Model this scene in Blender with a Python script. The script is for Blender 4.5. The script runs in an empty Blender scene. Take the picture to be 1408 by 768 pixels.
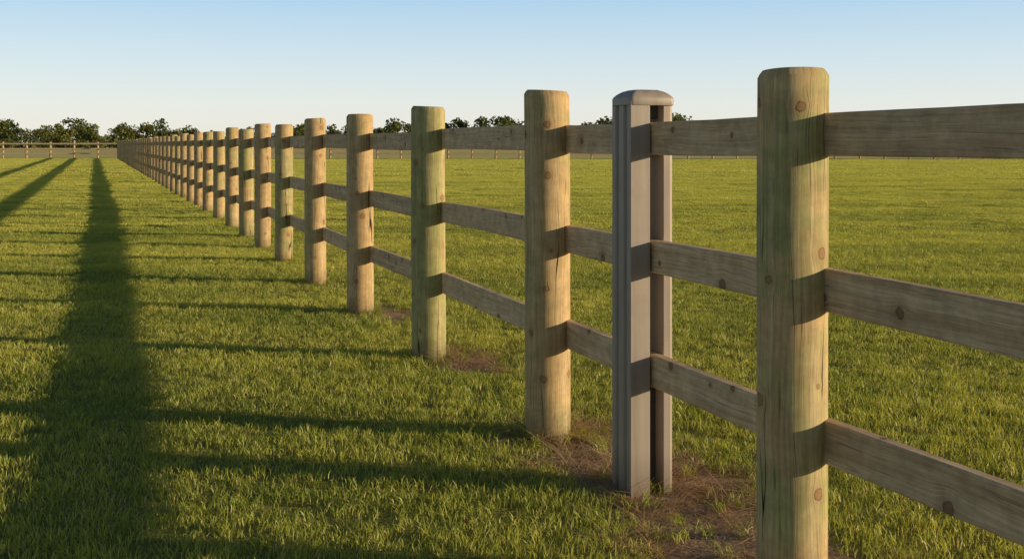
import bpy, math, random
import numpy as np
from mathutils import Vector, noise, Matrix
random.seed(7); rng=np.random.default_rng(7)
R=math.radians
sc=bpy.context.scene
sc.view_settings.view_transform='Standard'
sc.view_settings.look='None'
sc.view_settings.exposure=0
HC=1.267; F=1500.0; VPX=143.0; K=2888.0; HY=198.0
SLX=(VPX-704)/F; CX=K/F
th=math.atan(-SLX); D=Vector((-math.sin(th),math.cos(th),0)); N=Vector((math.cos(th),math.sin(th),0))

# ---------------- camera
cam=bpy.data.cameras.new('camera'); co=bpy.data.objects.new('camera',cam); sc.collection.objects.link(co)
co.location=(0,0,HC); co.rotation_euler=(R(90),0,0)
cam.sensor_width=36; cam.lens=F/1408*36; cam.shift_y=-(384-HY)/1408; cam.clip_start=0.05; cam.clip_end=6000
sc.camera=co
# ---------------- light
EL=R(11.0); AZB=R(11)
S=Vector((math.cos(AZB)*math.cos(EL),-math.sin(AZB)*math.cos(EL),math.sin(EL)))
sl=bpy.data.lights.new('sun','SUN'); sl.energy=5.0; sl.angle=R(0.5); sl.color=(1.0,0.83,0.56)
so=bpy.data.objects.new('sun',sl); sc.collection.objects.link(so); so.rotation_euler=(-S).to_track_quat('-Z','Y').to_euler()
so.location=(20,-3,12)
w=bpy.data.worlds.new('World'); sc.world=w; w.use_nodes=True
nt=w.node_tree; nt.nodes.clear()
sky=nt.nodes.new('ShaderNodeTexSky'); sky.sky_type='NISHITA'; sky.sun_disc=False
sky.sun_elevation=EL; sky.sun_rotation=R(101); sky.air_density=1.0; sky.dust_density=0.3; sky.ozone_density=2.0
tc=nt.nodes.new('ShaderNodeTexCoord'); sp=nt.nodes.new('ShaderNodeSeparateXYZ'); nt.links.new(tc.outputs['Generated'],sp.inputs[0])
rp=nt.nodes.new('ShaderNodeValToRGB'); nt.links.new(sp.outputs[2],rp.inputs[0])
els=rp.color_ramp.elements
els[0].position=0.0; els[0].color=(.90,.86,.79,1)
els[1].position=1.0; els[1].color=(.03,.055,.10,1)
for p_,c_ in ((.035,(.85,.88,.86,1)),(.075,(.70,.83,.91,1)),(.135,(.46,.69,.91,1)),(.20,(.22,.36,.52,1)),(.40,(.06,.11,.20,1))):
    e=els.new(p_); e.color=c_
sm=nt.nodes.new('ShaderNodeVectorMath'); sm.operation='SCALE'; nt.links.new(sky.outputs[0],sm.inputs[0]); sm.inputs['Scale'].default_value=.14
mx=nt.nodes.new('ShaderNodeMix'); mx.data_type='RGBA'; mx.inputs[0].default_value=.82
nt.links.new(sm.outputs[0],mx.inputs[6]); nt.links.new(rp.outputs[0],mx.inputs[7])
bg=nt.nodes.new('ShaderNodeBackground'); bg.inputs[1].default_value=1.0
ou=nt.nodes.new('ShaderNodeOutputWorld')
nt.links.new(mx.outputs[2],bg.inputs[0]); nt.links.new(bg.outputs[0],ou.inputs[0])

# ---------------- node helper
class NB:
    def __init__(s,name):
        s.m=bpy.data.materials.new(name); s.m.use_nodes=True; s.t=s.m.node_tree; s.t.nodes.clear()
        s.out=s.t.nodes.new('ShaderNodeOutputMaterial')
    def n(s,typ,ins=None,**kw):
        nd=s.t.nodes.new(typ)
        for k,v in kw.items(): setattr(nd,k,v)
        for k,v in (ins or {}).items():
            if hasattr(v,'is_output') : s.t.links.new(v,nd.inputs[k])
            else: nd.inputs[k].default_value=v
        return nd
    def math(s,op,a,b=0.0,c=None):
        i={0:a,1:b}
        if c is not None: i[2]=c
        return s.n('ShaderNodeMath',i,operation=op).outputs[0]
    def mr(s,v,a,b,c=0.0,d=1.0,sm=False):
        nd=s.n('ShaderNodeMapRange',{0:v,1:a,2:b,3:c,4:d},interpolation_type='SMOOTHSTEP' if sm else 'LINEAR')
        return nd.outputs[0]
    def mix(s,f,a,b,mode='MIX'):
        nd=s.n('ShaderNodeMix',data_type='RGBA',blend_type=mode)
        for i,v in ((0,f),(6,a),(7,b)):
            if hasattr(v,'is_output'): s.t.links.new(v,nd.inputs[i])
            else: nd.inputs[i].default_value=v if i==0 else (*v,1)
        return nd.outputs[2]
    def noise(s,vec,scale,detail=3,rough=.5,dim='3D',dist=0.0):
        return s.n('ShaderNodeTexNoise',{'Vector':vec,'Scale':scale,'Detail':detail,'Roughness':rough,'Distortion':dist},noise_dimensions=dim).outputs[0]
    def vmul(s,v,c): return s.n('ShaderNodeVectorMath',{0:v,1:c},operation='MULTIPLY').outputs[0]
    def vadd(s,v,c): return s.n('ShaderNodeVectorMath',{0:v,1:c},operation='ADD').outputs[0]

def wood(name,ca,cb,cc,knot=(.16,.085,.035),kprob=.55,crack=1.0,base_dirt=False,kscale=4.0,rough=.75,contrast=1.0):
    b=NB(name)
    uv=b.n('ShaderNodeUVMap').outputs[0]
    oi=b.n('ShaderNodeObjectInfo'); rnd=oi.outputs['Random']
    tint=b.n('ShaderNodeSeparateColor',{0:oi.outputs['Color']}).outputs[0]
    off=b.n('ShaderNodeCombineXYZ',{0:b.math('MULTIPLY',rnd,37.3),1:b.math('MULTIPLY',rnd,91.7)}).outputs[0]
    p=b.vadd(uv,off)
    sx=b.n('ShaderNodeSeparateXYZ',{0:p})
    vor=b.n('ShaderNodeTexVoronoi',{'Vector':p,'Scale':kscale,'Randomness':.9},voronoi_dimensions='2D',feature='F1')
    wob=b.noise(p,60,2,.5,'2D')
    d=b.math('ADD',b.math('MULTIPLY',vor.outputs['Distance'],1/kscale),b.math('MULTIPLY',b.math('SUBTRACT',wob,.5),.010))
    csep=b.n('ShaderNodeSeparateColor',{0:vor.outputs['Color']})
    has=b.math('GREATER_THAN',csep.outputs[0],1-kprob)
    ksz=b.mr(csep.outputs[1],0,1,.006,.019)
    psep=b.n('ShaderNodeSeparateXYZ',{0:vor.outputs['Position']})
    delta=b.math('SUBTRACT',sx.outputs[0],psep.outputs[0])
    g=b.math('DIVIDE',d,b.math('MULTIPLY',ksz,2.0)); g=b.math('EXPONENT',b.math('MULTIPLY',b.math('MULTIPLY',g,g),-1)); g=b.math('MULTIPLY',g,has)
    lowwarp=b.math('MULTIPLY',b.math('SUBTRACT',b.noise(b.vmul(p,(3,1.3,1)),1,2,.5,'2D'),.5),.06)
    u2=b.math('ADD',b.math('SUBTRACT',sx.outputs[0],b.math('MULTIPLY',b.math('MULTIPLY',delta,g),.85)),lowwarp)
    gv=b.n('ShaderNodeCombineXYZ',{0:b.math('MULTIPLY',u2,120),1:b.math('MULTIPLY',sx.outputs[1],2.0)}).outputs[0]
    grain=b.noise(gv,1,4,.6,'2D')
    gv2=b.n('ShaderNodeCombineXYZ',{0:b.math('MULTIPLY',u2,22),1:b.math('MULTIPLY',sx.outputs[1],.7)}).outputs[0]
    grain2=b.noise(gv2,1,3,.5,'2D')
    fv=b.n('ShaderNodeCombineXYZ',{0:b.math('MULTIPLY',u2,600),1:b.math('MULTIPLY',sx.outputs[1],14)}).outputs[0]
    fine=b.noise(fv,1,2,.5,'2D')
    blot=b.noise(p,3.2,4,.6,'2D'); 
    col=b.mix(b.mr(b.math('ADD',blot,b.math('MULTIPLY',b.math('SUBTRACT',tint,.5),.55)),.36,.66,sm=True),ca,cb)
    col=b.mix(b.mr(grain2,.42,.72,0,.75),col,cc)
    dk=b.mr(grain,.3,.66,1-.26*contrast,1.08); 
    dk=b.math('MULTIPLY',dk,b.mr(fine,.3,.7,1-.14*contrast,1.10))
    dk=b.math('MULTIPLY',dk,b.mr(b.noise(p,14,4,.65,'2D'),.35,.65,.86,1.1))
    col=b.mix(1.0,col,b.n('ShaderNodeCombineXYZ',{0:dk,1:dk,2:dk}).outputs[0],'MULTIPLY')
    km=b.math('MULTIPLY',b.mr(b.math('DIVIDE',d,ksz),1.15,.85,sm=True),has)
    ring=b.math('SINE',b.math('MULTIPLY',d,1500))
    kc=b.mix(b.mr(ring,-1,1),knot,tuple(x*2.1 for x in knot))
    col=b.mix(b.math('MULTIPLY',km,.8),col,kc)
    col=b.mix(b.math('MULTIPLY',b.math('MULTIPLY',g,b.math('SUBTRACT',1.0,km)),.4),col,tuple(x*1.5 for x in knot))
    rim=b.math('MULTIPLY',b.mr(b.math('ABSOLUTE',b.math('SUBTRACT',b.math('DIVIDE',d,ksz),1.0)),0,.22,1,0,sm=True),has)
    col=b.mix(b.math('MULTIPLY',rim,.6),col,tuple(x*.45 for x in knot))
    cv=b.n('ShaderNodeCombineXYZ',{0:b.math('MULTIPLY',u2,9),1:b.math('MULTIPLY',sx.outputs[1],.42)}).outputs[0]
    cn=b.noise(cv,1,2.5,.45,'2D')
    cm=b.mr(b.math('ABSOLUTE',b.math('SUBTRACT',cn,.5)),.002,.007,1,0)
    cmask=b.mr(b.noise(b.vmul(p,(5,1.6,1)),1,1,.5,'2D'),.5,.56)
    cm=b.math('MULTIPLY',b.math('MULTIPLY',cm,cmask),crack)
    cv2=b.n('ShaderNodeCombineXYZ',{0:b.math('MULTIPLY',u2,150),1:b.math('MULTIPLY',sx.outputs[1],5)}).outputs[0]
    ck=b.mr(b.noise(cv2,1,1,.5,'2D'),.28,.22)
    col=b.mix(b.math('MULTIPLY',ck,.5*contrast),col,(.06,.042,.025))
    col=b.mix(cm,col,(.015,.011,.007))
    if base_dirt:
        oz=b.n('ShaderNodeSeparateXYZ',{0:uv}).outputs[1]
        bd=b.mr(b.math('ADD',oz,b.math('MULTIPLY',b.math('SUBTRACT',wob,.5),.1)),.02,.16,.55,0)
        col=b.mix(bd,col,(.07,.055,.03))
    h=b.math('ADD',b.math('MULTIPLY',grain,.5),b.math('MULTIPLY',fine,.2))
    h=b.math('SUBTRACT',h,b.math('MULTIPLY',cm,2.5)); h=b.math('SUBTRACT',h,b.math('MULTIPLY',ck,.4)); h=b.math('SUBTRACT',h,b.math('MULTIPLY',rim,.4))
    bump=b.n('ShaderNodeBump',{'Strength':.5,'Distance':.002,'Height':h})
    pr=b.n('ShaderNodeBsdfPrincipled',{'Base Color':col,'Roughness':rough,'Normal':bump.outputs[0],'Specular IOR Level':.2})
    b.t.links.new(pr.outputs[0],b.out.inputs[0]); return b.m

M_post=wood('treated_post_wood',(.38,.34,.13),(.55,.36,.165),(.62,.46,.25),knot=(.19,.095,.04),kprob=.8,base_dirt=True,kscale=4.6)
M_rail=wood('weathered_rail_wood',(.52,.35,.19),(.66,.45,.25),(.72,.53,.32),knot=(.12,.06,.028),kprob=.5,crack=.45,kscale=5.5,contrast=.85)

# ---------------- terrain function
def H(x,y):
    dist=math.hypot(x,y); f=1/(1+max(0,dist-8)/25)
    return (.022*noise.noise((x*.35,y*.35,3.1))+.010*noise.noise((x*1.4,y*1.4,7.7)))*f
# posts
xs=[1088,754,590,496,434,390,361,339,319,301,286]
Zs=[K/(x-VPX) for x in xs]
while Zs[-1]<92: Zs.append(Zs[-1]+1.72)
ZEND=Zs[-1]
Zs=[Zs[0]-1.70*k for k in range(4,0,-1)]+Zs
def fp(Z):
    P=Vector((CX+SLX*Z,Z,0))
    if Z>20: P.x-=(Z-20)*.010
    return P
PTS=[fp(z) for z in Zs]
I1=4
fine_dirt=[]
for i in range(0,14):
    p=PTS[i]; fine_dirt.append((p.x,p.y,.24,.19,1.0))
def line(a,b,n,ru,rv,s,dv=0):
    for k in range(n):
        q=PTS[a].lerp(PTS[b],(k+.5)/n)+N*dv; fine_dirt.append((q.x,q.y,ru,rv,s))
line(I1,I1+1,6,.28,.26,1.0,.12)
for (i,du,dv,ru,rv) in ((I1+1,-.25,.10,.42,.30),(I1+2,-.15,.15,.45,.20),(I1+3,-.1,.2,.55,.2),(I1,.35,.0,.36,.30),(I1+1,-.7,.15,.38,.32)):
    q=PTS[i]+D*du+N*dv; fine_dirt.append((q.x,q.y,ru,rv,1.0))
def dirt(x,y):
    m=0
    for (cx,cy,ru,rv,s) in fine_dirt:
        dx=x-cx; dy=y-cy
        if abs(dx)>1. or abs(dy)>1.: continue
        u=(dx*D.x+dy*D.y)/ru; v=(dx*N.x+dy*N.y)/rv
        m=max(m,s*math.exp(-(u*u+v*v)*.8))
    if m<.02: return 0
    m+= .36*noise.noise((x*5,y*5,1))+.28*noise.noise((x*14,y*14,2))
    return max(0,min(1,(m-.30)*2.2))

def mkmesh(name,v,f,mat=None,smooth=False):
    me=bpy.data.meshes.new(name); me.from_pydata(v,[],f); me.update()
    if mat: me.materials.append(mat)
    if smooth: me.polygons.foreach_set('use_smooth',[True]*len(me.polygons))
    return me
def link(name,me,parent=None):
    o=bpy.data.objects.new(name,me); sc.collection.objects.link(o)
    if parent: o.parent=parent
    return o
# ---------------- ground
def axis(lo,hi,step,ext_lo,ext_hi):
    a=list(np.arange(lo,hi,step)); s=step; x=a[-1]
    while x<ext_hi: s=min(s*1.12,200); x+=s; a.append(x)
    s=step; x=a[0]; pre=[]
    while x>ext_lo: s=min(s*1.12,200); x-=s; pre.append(x)
    return pre[::-1]+a
gx=axis(-1.0,3.2,.055,-2500,2500); gy=axis(2.3,9,.055,-60,4500)
gv=[];da=[]
for y in gy:
    for x in gx:
        gv.append((x,y,H(x,y) if abs(x)<300 and y<300 else 0)); da.append(dirt(x,y) if (abs(x)<8 and y<22) else 0)
nx=len(gx); gf=[(j*nx+i,j*nx+i+1,(j+1)*nx+i+1,(j+1)*nx+i) for j in range(len(gy)-1) for i in range(nx-1)]
b=NB('field_ground')
pos=b.n('ShaderNodeNewGeometry').outputs['Position']
dat=b.n('ShaderNodeAttribute',attribute_name='dirt').outputs['Fac']
n1=b.noise(pos,9,5,.65); n2=b.noise(pos,.35,4,.6); n3=b.noise(pos,60,4,.7)
soil=b.mix(b.mr(n3,.3,.7),(.15,.09,.05),(.40,.26,.16))
soil=b.mix(b.mr(n1,.45,.7),soil,(.50,.33,.21))
turf=b.mix(b.mr(n3,.35,.7),(.14,.14,.03),(.28,.26,.065))
ysep=b.n('ShaderNodeSeparateXYZ',{0:pos})
farm=b.mr(b.math('ADD',ysep.outputs[1],b.math('MULTIPLY',ysep.outputs[0],.02)),93,100)
farc=b.mix(b.mr(b.noise(b.vmul(pos,(.01,.04,1)),1,4,.6),.35,.65),(.70,.52,.19),(.50,.46,.14))
turf=b.mix(farm,turf,farc)
col=b.mix(dat,turf,soil)
bump=b.n('ShaderNodeBump',{'Strength':.8,'Distance':.02,'Height':b.math('ADD',n1,b.math('MULTIPLY',n3,.5))})
pr=b.n('ShaderNodeBsdfPrincipled',{'Base Color':col,'Roughness':.95,'Normal':bump.outputs[0],'Specular IOR Level':.1})
b.t.links.new(pr.outputs[0],b.out.inputs[0])
me=mkmesh('ground',gv,gf,b.m,True)
at=me.attributes.new('dirt','FLOAT','POINT'); at.data.foreach_set('value',da)
link('ground',me)

# ---------------- posts
def post_mesh(name,r,h,seed,seg=40,rings=26,lean=(0,0),chamf=.020):
    rr=random.Random(seed); v=[];f=[];uvs=[]
    bz=-.25
    zsr=[bz+(h-chamf-bz)*k/(rings-1) for k in range(rings)]
    prof=[(z,1.0) for z in zsr]+[(h-chamf*.5,.945),(h,.86),(h+.0005,.4)]
    tap=rr.uniform(-.02,.03); ph=rr.uniform(0,6)
    tilt=(rr.uniform(-.06,.06),rr.uniform(-.05,.05))
    for (z,s) in prof:
        for k in range(seg+1):
            a=2*math.pi*(k%seg)/seg+.9
            q=1+.018*math.sin(2*a+ph)+.012*math.sin(3*a+ph*2)+.030*noise.noise((math.cos(a)*1.1+seed*3,math.sin(a)*1.1,z*.9))+.012*noise.noise((math.cos(a)*4+seed*3,math.sin(a)*4,z*2.2))
            rad=r*s*q*(1-tap*(z/h))
            x=rad*math.cos(a)+lean[0]*max(z,0)+.006*noise.noise((z*.8,seed,0)); y=rad*math.sin(a)+lean[1]*max(z,0)+.006*noise.noise((z*.8,seed,9))
            zz=z+ (tilt[0]*x+tilt[1]*y if z>h-chamf*1.01 else 0)
            v.append((x,y,zz)); uvs.append((2*math.pi*k/seg*r,z+ (0 if s>.9 else (1-s)*r)))
    W=seg+1;nr=len(prof)
    for j in range(nr-1):
        for k in range(seg): f.append((j*W+k,j*W+k+1,(j+1)*W+k+1,(j+1)*W+k))
    v.append((lean[0]*h,lean[1]*h,h+.001)); uvs.append((0,h)); c=len(v)-1
    for k in range(seg): f.append(((nr-1)*W+k,(nr-1)*W+k+1,c))
    me=mkmesh(name,v,f,M_post,True)
    sm_=[True]*len(f)
    for q in range((rings-1)*seg,len(f)): sm_[q]=False
    me.polygons.foreach_set('use_smooth',sm_)
    ul=me.uv_layers.new(name='UVMap'); li=np.zeros(len(me.loops),dtype=np.int32); me.loops.foreach_get('vertex_index',li)
    ul.data.foreach_set('uv',np.array(uvs,dtype=np.float32)[li].ravel())
    return me
def rail_mesh(name,a,b_,zc,hh,tt,seed,mat=None):
    rr=random.Random(seed); n=10; c=.004
    dv=(b_-a); L=dv.length; d=dv.normalized(); nn=Vector((d.y,-d.x,0))
    prof=[(-tt/2+c,-hh/2),(tt/2-c,-hh/2),(tt/2,-hh/2+c),(tt/2,hh/2-c),(tt/2-c,hh/2),(-tt/2+c,hh/2),(-tt/2,hh/2-c),(-tt/2,-hh/2+c)]
    v=[];uvs=[];f=[]
    bow=rr.uniform(-.006,.006); bz=rr.uniform(-.006,.006); t0=rr.uniform(-.005,.005);t1=rr.uniform(-.005,.005)
    for i in range(n+1):
        t=i/n; P=a+dv*t
        o=bow*4*t*(1-t); z=zc+bz*4*t*(1-t)+t0*(1-t)+t1*t
        per=0
        for k in range(9):
            q=prof[k%8]
            if k>0: pq=prof[k-1]; per+=math.hypot(q[0]-pq[0],q[1]-pq[1])
            W=P+nn*(q[0]+o); ed=.003*noise.noise((t*L*4+seed,q[1]*20,q[0]*20))
            v.append((W.x,W.y,z+q[1]+ed)); uvs.append((per+.05,t*L))
    for i in range(n):
        for k in range(8): f.append((i*9+k,i*9+k+1,(i+1)*9+k+1,(i+1)*9+k))
    f.append(tuple(range(7,-1,-1))); f.append(tuple(n*9+k for k in range(8)))
    me=mkmesh(name,v,f,mat or M_rail)
    ul=me.uv_layers.new(name='UVMap'); li=np.zeros(len(me.loops),dtype=np.int32); me.loops.foreach_get('vertex_index',li)
    ul.data.foreach_set('uv',np.array(uvs,dtype=np.float32)[li].ravel())
    return me
def empty(name):
    e=bpy.data.objects.new(name,None); sc.collection.objects.link(e); e.empty_display_size=.3; return e
fence=empty('wooden_post_and_rail_fence')
RH=[(1.292,.118),(.862,.118),(.452,.118)]
heights={I1:1.474,I1+1:1.496,I1+2:1.49,I1+3:1.49,I1+4:1.50}
leans={I1:(.002,0),I1+2:(-.004,0)}
tints={I1:.45,I1+1:.75,I1+2:.15,I1+3:.85,I1+4:.8,I1+5:.45,I1+6:.85}
for i,p in enumerate(PTS):
    near=i<14
    h=heights.get(i,1.49+.025*math.sin(i*2.7))
    me=post_mesh('post',.098+.002*math.sin(i*1.3),h,i+3,40 if near else 20,26 if near else 8,leans.get(i,(random.uniform(-.006,.006),random.uniform(-.006,.006))))
    o=link('post',me,fence); o.location=(p.x,p.y,H(p.x,p.y)*.5)
    t=tints.get(i,random.uniform(.45,1)); o.color=(t,t,t,1)
RV=.069
for i in range(len(PTS)-1):
    a=PTS[i]; c=PTS[i+1]; d=(c-a).normalized(); nn=Vector((d.y,-d.x,0))
    for j,(z,hh) in enumerate(RH):
        me=rail_mesh('rail',a+nn*RV+d*.003,c+nn*RV-d*.003,z,hh,.038,i*7+j)
        o=link('rail',me,fence); t=random.uniform(.2,.9); o.color=(t,t,t,1)
# far cross fence
ff=empty('wooden_post_and_rail_fence')
cor=PTS[-1]
def ffp(x):
    t=x-cor.x
    return Vector((x,cor.y+.8-(t*.055 if t>0 else -t*.03),0))
X=cor.x-70; fpts=[]
while X<cor.x+120: fpts.append(ffp(X)); X+=2.0
for k,p in enumerate(fpts):
    o=link('post',post_mesh('post',.085,1.45,k+200,10,4),ff); o.location=p
for k in range(0,len(fpts)-1,2):
    a=fpts[k]; c=fpts[min(k+2,len(fpts)-1)]
    for j,(z,hh) in enumerate(RH): link('rail',rail_mesh('rail',a+Vector((0,-.10,0)),c+Vector((0,-.10,0)),z,hh,.038,k+j),ff)

# ---------------- metal post
b=NB('painted_steel')
pos=b.n('ShaderNodeTexCoord').outputs['Object']
s1=b.noise(b.vmul(pos,(30,30,1.2)),1,4,.6); s2=b.noise(pos,120,3,.6); s3=b.noise(pos,5,4,.6)
col=b.mix(b.mr(s1,.35,.7),(.33,.265,.21),(.41,.335,.27))
col=b.mix(b.mr(s3,.5,.75,0,.5),col,(.27,.215,.17))
pz=b.n('ShaderNodeSeparateXYZ',{0:pos}).outputs[2]
col=b.mix(b.mr(b.math('ADD',pz,b.math('MULTIPLY',s3,.08)),.06,.2,.6,0),col,(.13,.09,.055))
bump=b.n('ShaderNodeBump',{'Strength':.15,'Distance':.001,'Height':s2})
pr=b.n('ShaderNodeBsdfPrincipled',{'Base Color':col,'Roughness':b.mr(s1,.3,.7,.42,.6),'Metallic':.1,'Normal':bump.outputs[0],'Specular IOR Level':.3})
b.t.links.new(pr.outputs[0],b.out.inputs[0]); M_st=b.m
b=NB('shadow_gap_steel')
pr=b.n('ShaderNodeBsdfPrincipled',{'Base Color':(.05,.045,.04,1),'Roughness':.7}); b.t.links.new(pr.outputs[0],b.out.inputs[0]); M_gap=b.m
mp=empty('metal_fence_post')
ZS=3.985; P0=fp(ZS)
mp.location=(P0.x,P0.y,H(P0.x,P0.y)*.5); mp.rotation_euler=(0,0,th)
def extr(name,prof,z0,z1,mat,bev=.004,par=mp):
    n=len(prof); v=[(x,y,z0) for x,y in prof]+[(x,y,z1) for x,y in prof]
    f=[(k,(k+1)%n,n+(k+1)%n,n+k) for k in range(n)]+[tuple(range(n-1,-1,-1)),tuple(range(n,2*n))]
    me=mkmesh(name,v,f,mat); o=link(name,me,par)
    m=o.modifiers.new('b','BEVEL'); m.width=bev; m.segments=3; m.limit_method='ANGLE'; m.angle_limit=R(25); m.harden_normals=False
    me.polygons.foreach_set('use_smooth',[True]*len(me.polygons))
    w_=o.modifiers.new('wn','WEIGHTED_NORMAL'); w_.keep_sharp=True
    return o
bx0,bx1,by=-.040,.042,.076
g=.012
body=[(bx0,-by),(bx1-.004,-by),(bx1-.004,-by+.012),(bx1,-by+.012),(bx1,by-.012),(bx1-.004,by-.012),(bx1-.004,by),(bx0,by),
      (bx0,by-.028),(bx0+g,by-.034),(bx0+g,by-.052),(bx0,by-.058),(bx0,-by+.058),(bx0+g,-by+.052),(bx0+g,-by+.034),(bx0,-by+.028)]
extr('body',body,-.2,1.425,M_st,.004)
fx0,fx1=.094,.136
fl=[(fx0,-by+.004),(fx1-.012,-by+.004),(fx1-.012,-by+.010),(fx1,-by+.014),(fx1,by-.014),(fx1-.012,by-.010),(fx1-.012,by-.004),(fx0,by-.004)]
extr('back_channel',fl,-.2,1.425,M_st,.003)
extr('web',[(bx1-.002,-.012),(fx0+.002,-.012),(fx0+.002,.012),(bx1-.002,.012)],-.2,.38,M_gap,.001)
extr('web_upper',[(bx1-.002,-.03),(fx0+.002,-.03),(fx0+.002,.03),(bx1-.002,.03)],1.36,1.424,M_gap,.001)
def cap():
    x0,x1,y0,y1=bx0-.004,fx1+.003,-by-.004,by+.004; cx=(x0+x1)/2
    lv=[(1.408,.985),(1.410,1.0),(1.432,1.0),(1.438,.975),(1.449,.86),(1.459,.68),(1.465,.48),(1.467,.1)]
    v=[];f=[]
    def ringp(s,z):
        hx=(x1-x0)/2*s; hy=y1*s; rc=.018*s; out=[]
        for (sx_,sy_,a0) in ((1,-1,-90),(1,1,0),(-1,1,90),(-1,-1,180)):
            for k in range(5):
                a=R(a0+k*22.5); out.append((cx+sx_*(hx-rc)+rc*math.cos(a),sy_*(hy-rc)+rc*math.sin(a),z))
        return out
    for z,s in lv: v+=ringp(s,z)
    n=20
    for j in range(len(lv)-1):
        for k in range(n): f.append((j*n+k,j*n+(k+1)%n,(j+1)*n+(k+1)%n,(j+1)*n+k))
    f.append(tuple((len(lv)-1)*n+k for k in range(n))); f.append(tuple(range(n-1,-1,-1)))
    me=mkmesh('cap',v,f,M_st,True); me.set_sharp_from_angle(angle=R(32)); link('cap',me,mp)
cap()

# ---------------- grass
def blade_mesh(name,nb,spread,hlo,hhi,wlo,whi,mat,seed,square=False,droop=(.15,.8)):
    g_=np.random.default_rng(seed)
    if square: px=g_.uniform(-spread,spread,nb); py=g_.uniform(-spread,spread,nb)
    else:
        r=spread*np.sqrt(g_.random(nb)); a=g_.random(nb)*6.283; px=r*np.cos(a); py=r*np.sin(a)
    h=g_.uniform(hlo,hhi,nb)*np.where(g_.random(nb)<.06,1.3,1); wd=g_.uniform(wlo,whi,nb); yaw=g_.random(nb)*6.283
    ln=g_.uniform(*droop,nb); la=g_.random(nb)*6.283; rc=g_.random(nb)
    ts=[0,.4,.75,1]; V=np.zeros((nb,7,3)); bh=np.zeros((nb,7))
    idx=0
    for t in ts:
        off=ln*h*(t**1.9); z=h*t*(1-.35*ln*t)
        cx=px+np.cos(la)*off; cy=py+np.sin(la)*off
        ww=wd*(1-.25*t if t<.7 else .6)/2
        if t<1:
            for s_ in (-1,1):
                V[:,idx,0]=cx+s_*np.cos(yaw)*ww; V[:,idx,1]=cy+s_*np.sin(yaw)*ww; V[:,idx,2]=z-.004*(t==0); bh[:,idx]=t; idx+=1
        else: V[:,idx,0]=cx;V[:,idx,1]=cy;V[:,idx,2]=z; bh[:,idx]=1; idx+=1
    base=(np.arange(nb)*7)
    f=[]
    for b0 in base.tolist(): f+= [(b0,b0+1,b0+3,b0+2),(b0+2,b0+3,b0+5,b0+4),(b0+4,b0+5,b0+6)]
    me=mkmesh(name,V.reshape(-1,3).tolist(),f,mat,True)
    a1=me.attributes.new('rc','FLOAT','POINT'); a1.data.foreach_set('value',np.repeat(rc,7).astype(np.float32))
    a2=me.attributes.new('bh','FLOAT','POINT'); a2.data.foreach_set('value',bh.ravel().astype(np.float32))
    return me
def grass_mat(name,dark,light,dead,deadp=.9):
    b=NB(name)
    rc=b.n('ShaderNodeAttribute',attribute_name='rc').outputs['Fac']; bh=b.n('ShaderNodeAttribute',attribute_name='bh').outputs['Fac']
    pos=b.n('ShaderNodeNewGeometry').outputs['Position']
    yy=b.n('ShaderNodeSeparateXYZ',{0:pos}).outputs[1]
    n1=b.noise(pos,.9,3,.6); n2=b.noise(b.vmul(pos,(.10,.55,1)),1,4,.6)
    f=b.math('ADD',b.math('MULTIPLY',rc,.5),b.math('ADD',b.mr(n1,.35,.65,-.15,.35),b.mr(n2,.35,.65,-.2,.4)))
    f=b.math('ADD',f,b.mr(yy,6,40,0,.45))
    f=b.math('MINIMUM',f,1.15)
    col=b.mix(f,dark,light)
    col=b.mix(b.math('GREATER_THAN',rc,deadp),col,dead)
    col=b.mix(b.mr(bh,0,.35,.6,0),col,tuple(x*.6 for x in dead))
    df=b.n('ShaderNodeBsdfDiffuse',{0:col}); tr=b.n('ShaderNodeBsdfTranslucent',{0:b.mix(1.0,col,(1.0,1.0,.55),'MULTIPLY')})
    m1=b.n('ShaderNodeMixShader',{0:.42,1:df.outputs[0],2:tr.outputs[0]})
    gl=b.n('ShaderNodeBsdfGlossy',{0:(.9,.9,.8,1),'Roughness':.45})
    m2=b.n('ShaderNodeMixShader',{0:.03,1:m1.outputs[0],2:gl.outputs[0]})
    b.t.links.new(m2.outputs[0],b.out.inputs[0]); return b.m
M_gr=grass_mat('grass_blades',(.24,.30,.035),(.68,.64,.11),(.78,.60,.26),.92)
M_st_=grass_mat('dry_grass_blades',(.46,.29,.16),(.70,.50,.29),(.62,.36,.22),.8)
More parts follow.
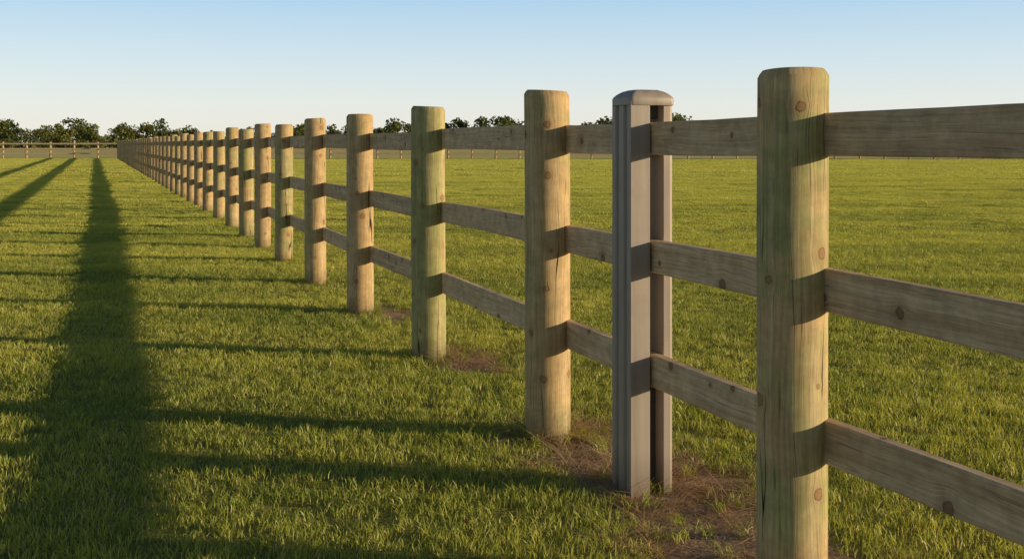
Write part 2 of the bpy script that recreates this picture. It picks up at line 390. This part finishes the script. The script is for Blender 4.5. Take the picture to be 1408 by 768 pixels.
def scatter(name,pts,idx,rot,scl,meshes):
    col=bpy.data.collections.new(name+'_parts')
    for k,m in enumerate(meshes):
        o=bpy.data.objects.new('%s_clump_%02d'%(name,k),m); col.objects.link(o)
    me=bpy.data.meshes.new(name); me.from_pydata(pts,[],[])
    a=me.attributes.new('idx','INT','POINT'); a.data.foreach_set('value',np.array(idx,dtype=np.int32))
    a=me.attributes.new('rot','FLOAT_VECTOR','POINT'); a.data.foreach_set('vector',np.array(rot,dtype=np.float32).ravel())
    a=me.attributes.new('scl','FLOAT_VECTOR','POINT'); a.data.foreach_set('vector',np.array(scl,dtype=np.float32).ravel())
    o=link(name,me)
    ng=bpy.data.node_groups.new(name,'GeometryNodeTree')
    ng.interface.new_socket('Geometry',in_out='INPUT',socket_type='NodeSocketGeometry'); ng.interface.new_socket('Geometry',in_out='OUTPUT',socket_type='NodeSocketGeometry')
    gi=ng.nodes.new('NodeGroupInput'); go=ng.nodes.new('NodeGroupOutput')
    iop=ng.nodes.new('GeometryNodeInstanceOnPoints'); ci=ng.nodes.new('GeometryNodeCollectionInfo')
    ci.inputs['Collection'].default_value=col; ci.inputs['Separate Children'].default_value=True; ci.inputs['Reset Children'].default_value=True
    def na(n_,t):
        q=ng.nodes.new('GeometryNodeInputNamedAttribute'); q.data_type=t; q.inputs['Name'].default_value=n_
        return [x for x in q.outputs if x.enabled and x.name=='Attribute'][0]
    L=ng.links
    L.new(gi.outputs[0],iop.inputs['Points']); L.new(ci.outputs[0],iop.inputs['Instance'])
    iop.inputs['Pick Instance'].default_value=True
    L.new(na('idx','INT'),iop.inputs['Instance Index']); L.new(na('rot','FLOAT_VECTOR'),iop.inputs['Rotation']); L.new(na('scl','FLOAT_VECTOR'),iop.inputs['Scale'])
    L.new(iop.outputs[0],go.inputs[0])
    m=o.modifiers.new('scatter','NODES'); m.node_group=ng
    return o
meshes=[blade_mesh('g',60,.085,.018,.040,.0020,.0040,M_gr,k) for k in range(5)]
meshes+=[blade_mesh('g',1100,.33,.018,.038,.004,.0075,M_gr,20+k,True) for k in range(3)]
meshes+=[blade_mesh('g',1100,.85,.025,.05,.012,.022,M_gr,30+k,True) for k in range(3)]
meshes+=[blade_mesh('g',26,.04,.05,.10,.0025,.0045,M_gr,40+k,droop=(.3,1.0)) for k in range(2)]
PT=[];IX=[];RO=[];SC=[]
def rows(x,y): return noise.noise((x*.22+y*.05,y*1.5,11))+.6*noise.noise((x*.5,y*3.2,31))
def hn(x,y):
    return 1+.28*noise.noise((x*.8,y*2.2,5))+.32*noise.noise((x*3.1,y*4.2,9))+.22*noise.noise((x*9,y*9,2))+.48*rows(x,y)
def add(x,y,i,s,sz,tilt=.12):
    PT.append((x,y,H(x,y))); IX.append(i); RO.append((random.gauss(0,tilt),random.gauss(0,tilt),random.random()*6.283)); SC.append((s,s,sz))
Z0,Z1,Z2,Z3=2.2,15.0,42.0,ZEND+.3
cell=.088
y=Z0
while y<Z1:
    xm=.55*y+1.3; x=-xm
    while x<xm:
        px=x+random.uniform(-.5,.5)*cell*1.3; py=y+random.uniform(-.5,.5)*cell*1.3
        dd=dirt(px,py) if py<22 and -2<px<4 else 0
        if random.random()>dd*1.1:
            q=max(.45,hn(px,py))*(1-.35*dd)
            add(px,py,random.randrange(5),1.0+.15*random.random(),q)
        x+=cell
    y+=cell
y=Z1
while y<Z2:
    xm=.55*y+1.5; x=-xm
    while x<xm:
        px=x+random.uniform(-.1,.1); py=y+random.uniform(-.1,.1)
        add(px,py,5+random.randrange(3),1,max(.5,1+.4*noise.noise((px*.8,py*2.0,5))+.3*noise.noise((px*3,py*3,5))+.8*rows(px*.8,py*.6)),.03); x+=.46
    y+=.46
y=Z2
while y<Z3:
    xm=.52*y+2; x=-xm
    while x<xm:
        px=x+random.uniform(-.3,.3); py=y+random.uniform(-.2,.2)
        if py<ffp(px).y-.9: add(px,py,8+random.randrange(3),1,max(.5,.9+.5*noise.noise((px*.3,py*1.0,5))+.8*rows(px*.4,py*.25)),.02)
        x+=1.3
    y+=1.1
for i,p in enumerate(PTS[:20]):
    for k in range(26):
        a=random.random()*6.283; r=.10+abs(random.gauss(0,.06)); add(p.x+r*math.cos(a),p.y+r*math.sin(a),11+random.randrange(2),.9,random.uniform(.3,.8),.2)
for k in range(200):
    y=2.6+10*random.random()**1.3; x=random.uniform(-.5*y-.5,.5*y+.5)
    if noise.noise((x*.9,y*.9,4))>.05: add(x,y,11+random.randrange(2),.8,random.uniform(.4,.75),.2)
for k in range(260):
    t=random.uniform(-1,8); q=fp(3+t*1.3)+N*random.gauss(.12,.24); add(q.x,q.y,11+random.randrange(2),.9,random.uniform(.4,1.0),.25)
scatter('lawn_grass',PT,IX,RO,SC,meshes)
dm=[blade_mesh('d',24,.06,.05,.11,.0018,.0035,M_st_,60+k,droop=(1.2,2.2)) for k in range(3)]
PT=[];IX=[];RO=[];SC=[]
for k in range(15000):
    x=random.uniform(-.6,3); y=random.uniform(2.4,9.5); dd=dirt(x,y)
    if dd>.12 and random.random()<dd*.8 and noise.noise((x*6,y*6,3))>-.15:
        PT.append((x,y,H(x,y))); IX.append(random.randrange(3)); RO.append((random.gauss(0,.25),random.gauss(0,.25),random.random()*6.28)); SC.append((1,1,random.uniform(.12,.45)))
scatter('dry_grass',PT,IX,RO,SC,dm)

# ---------------- tree line
b=NB('distant_foliage')
pos=b.n('ShaderNodeNewGeometry').outputs['Position']; rc=b.n('ShaderNodeAttribute',attribute_name='rc').outputs['Fac']
col=b.mix(b.math('ADD',b.math('MULTIPLY',rc,.6),b.mr(b.noise(pos,.08,2,.5),.35,.65,-.2,.5)),(.06,.085,.028),(.24,.23,.065))
df=b.n('ShaderNodeBsdfDiffuse',{0:col}); tr=b.n('ShaderNodeBsdfTranslucent',{0:col}); m1=b.n('ShaderNodeMixShader',{0:.3,1:df.outputs[0],2:tr.outputs[0]})
b.t.links.new(m1.outputs[0],b.out.inputs[0]); M_leaf=b.m
b=NB('bark'); pr=b.n('ShaderNodeBsdfPrincipled',{'Base Color':(.08,.06,.04,1),'Roughness':.9}); b.t.links.new(pr.outputs[0],b.out.inputs[0]); M_bark=b.m
V=[];Fc=[];RC=[];MI=[]
def limb(a,b_,r0,r1):
    d=(b_-a).normalized(); t=d.orthogonal().normalized(); s=d.cross(t); i0=len(V)
    for P,r in ((a,r0),(b_,r1)):
        for k in range(5):
            q=P+(t*math.cos(k*1.2566)+s*math.sin(k*1.2566))*r; V.append(tuple(q)); RC.append(0)
    for k in range(5): Fc.append((i0+k,i0+(k+1)%5,i0+5+(k+1)%5,i0+5+k)); MI.append(1)
def leaves(c,rx,rz,n,s):
    for _ in range(n):
        d=Vector((random.gauss(0,1),random.gauss(0,1),random.gauss(0,1))).normalized()*(random.random()**.4)
        if noise.noise((d.x*2+c.x,d.y*2+c.y,d.z*2))<-.3: continue
        P=c+Vector((d.x*rx,d.y*rx,d.z*rz)); a=Vector((random.gauss(0,1),random.gauss(0,1),random.gauss(0,1))).normalized(); t=a.orthogonal().normalized(); bb=a.cross(t)
        q=s*random.uniform(.6,1.3); i0=len(V); r=random.random()
        for (m,n_) in ((-1,-.5),(.3,-1),(1,.4),(-.2,1)): V.append(tuple(P+t*m*q+bb*n_*q)); RC.append(r)
        Fc.append((i0,i0+1,i0+2,i0+3)); MI.append(0)
def tree(x,y,h):
    B=Vector((x,y,0)); w=h*random.uniform(.38,.55); limb(B,B+Vector((0,0,h*.55)),h*.03,h*.015)
    for k in range(random.randint(7,10)):
        a=random.random()*6.28; e=B+Vector((math.cos(a)*w*.65*random.random(),math.sin(a)*w*.65*random.random(),h*random.uniform(.26,.84)))
        limb(B+Vector((0,0,h*random.uniform(.15,.4))),e,h*.012,h*.005); rr=w*random.uniform(.38,.62)
        leaves(e,rr,min(rr*.85,h-e.z),105,h*.036)
def tall(px):
    pts=[(-200,8),(0,7.9),(60,6.8),(110,8.2),(150,5.9),(205,8.7),(250,6.6),(330,6),(400,7),(470,7.2),(540,8.0),(600,7.6),(680,9.6),(720,8),(800,8.2),(940,8.7),(980,7),(1500,7)]
    for (a,ha),(c,hb) in zip(pts,pts[1:]):
        if a<=px<=c: return ha+(hb-ha)*(px-a)/(c-a)
    return 5
px=-260
while px<1700:
    y=random.uniform(265,330); x=(px-704)/F*y; h=tall(px)*random.uniform(.55,1.06)*(1+.3*noise.noise((px*.035,2,2)))*y/290
    tree(x,y,h); px+=random.uniform(5,15)
px=-300
while px<1750:
    y=random.uniform(258,290); x=(px-704)/F*y; leaves(Vector((x,y,.9)),2.4,random.uniform(1.0,2.6),60,.35); px+=5
me=mkmesh('tree_line',V,Fc); me.materials.append(M_leaf); me.materials.append(M_bark)
me.polygons.foreach_set('material_index',MI)
a=me.attributes.new('rc','FLOAT','POINT'); a.data.foreach_set('value',np.array(RC,dtype=np.float32))
link('tree_line',me)
print('pts',len(PT),'treefaces',len(Fc))
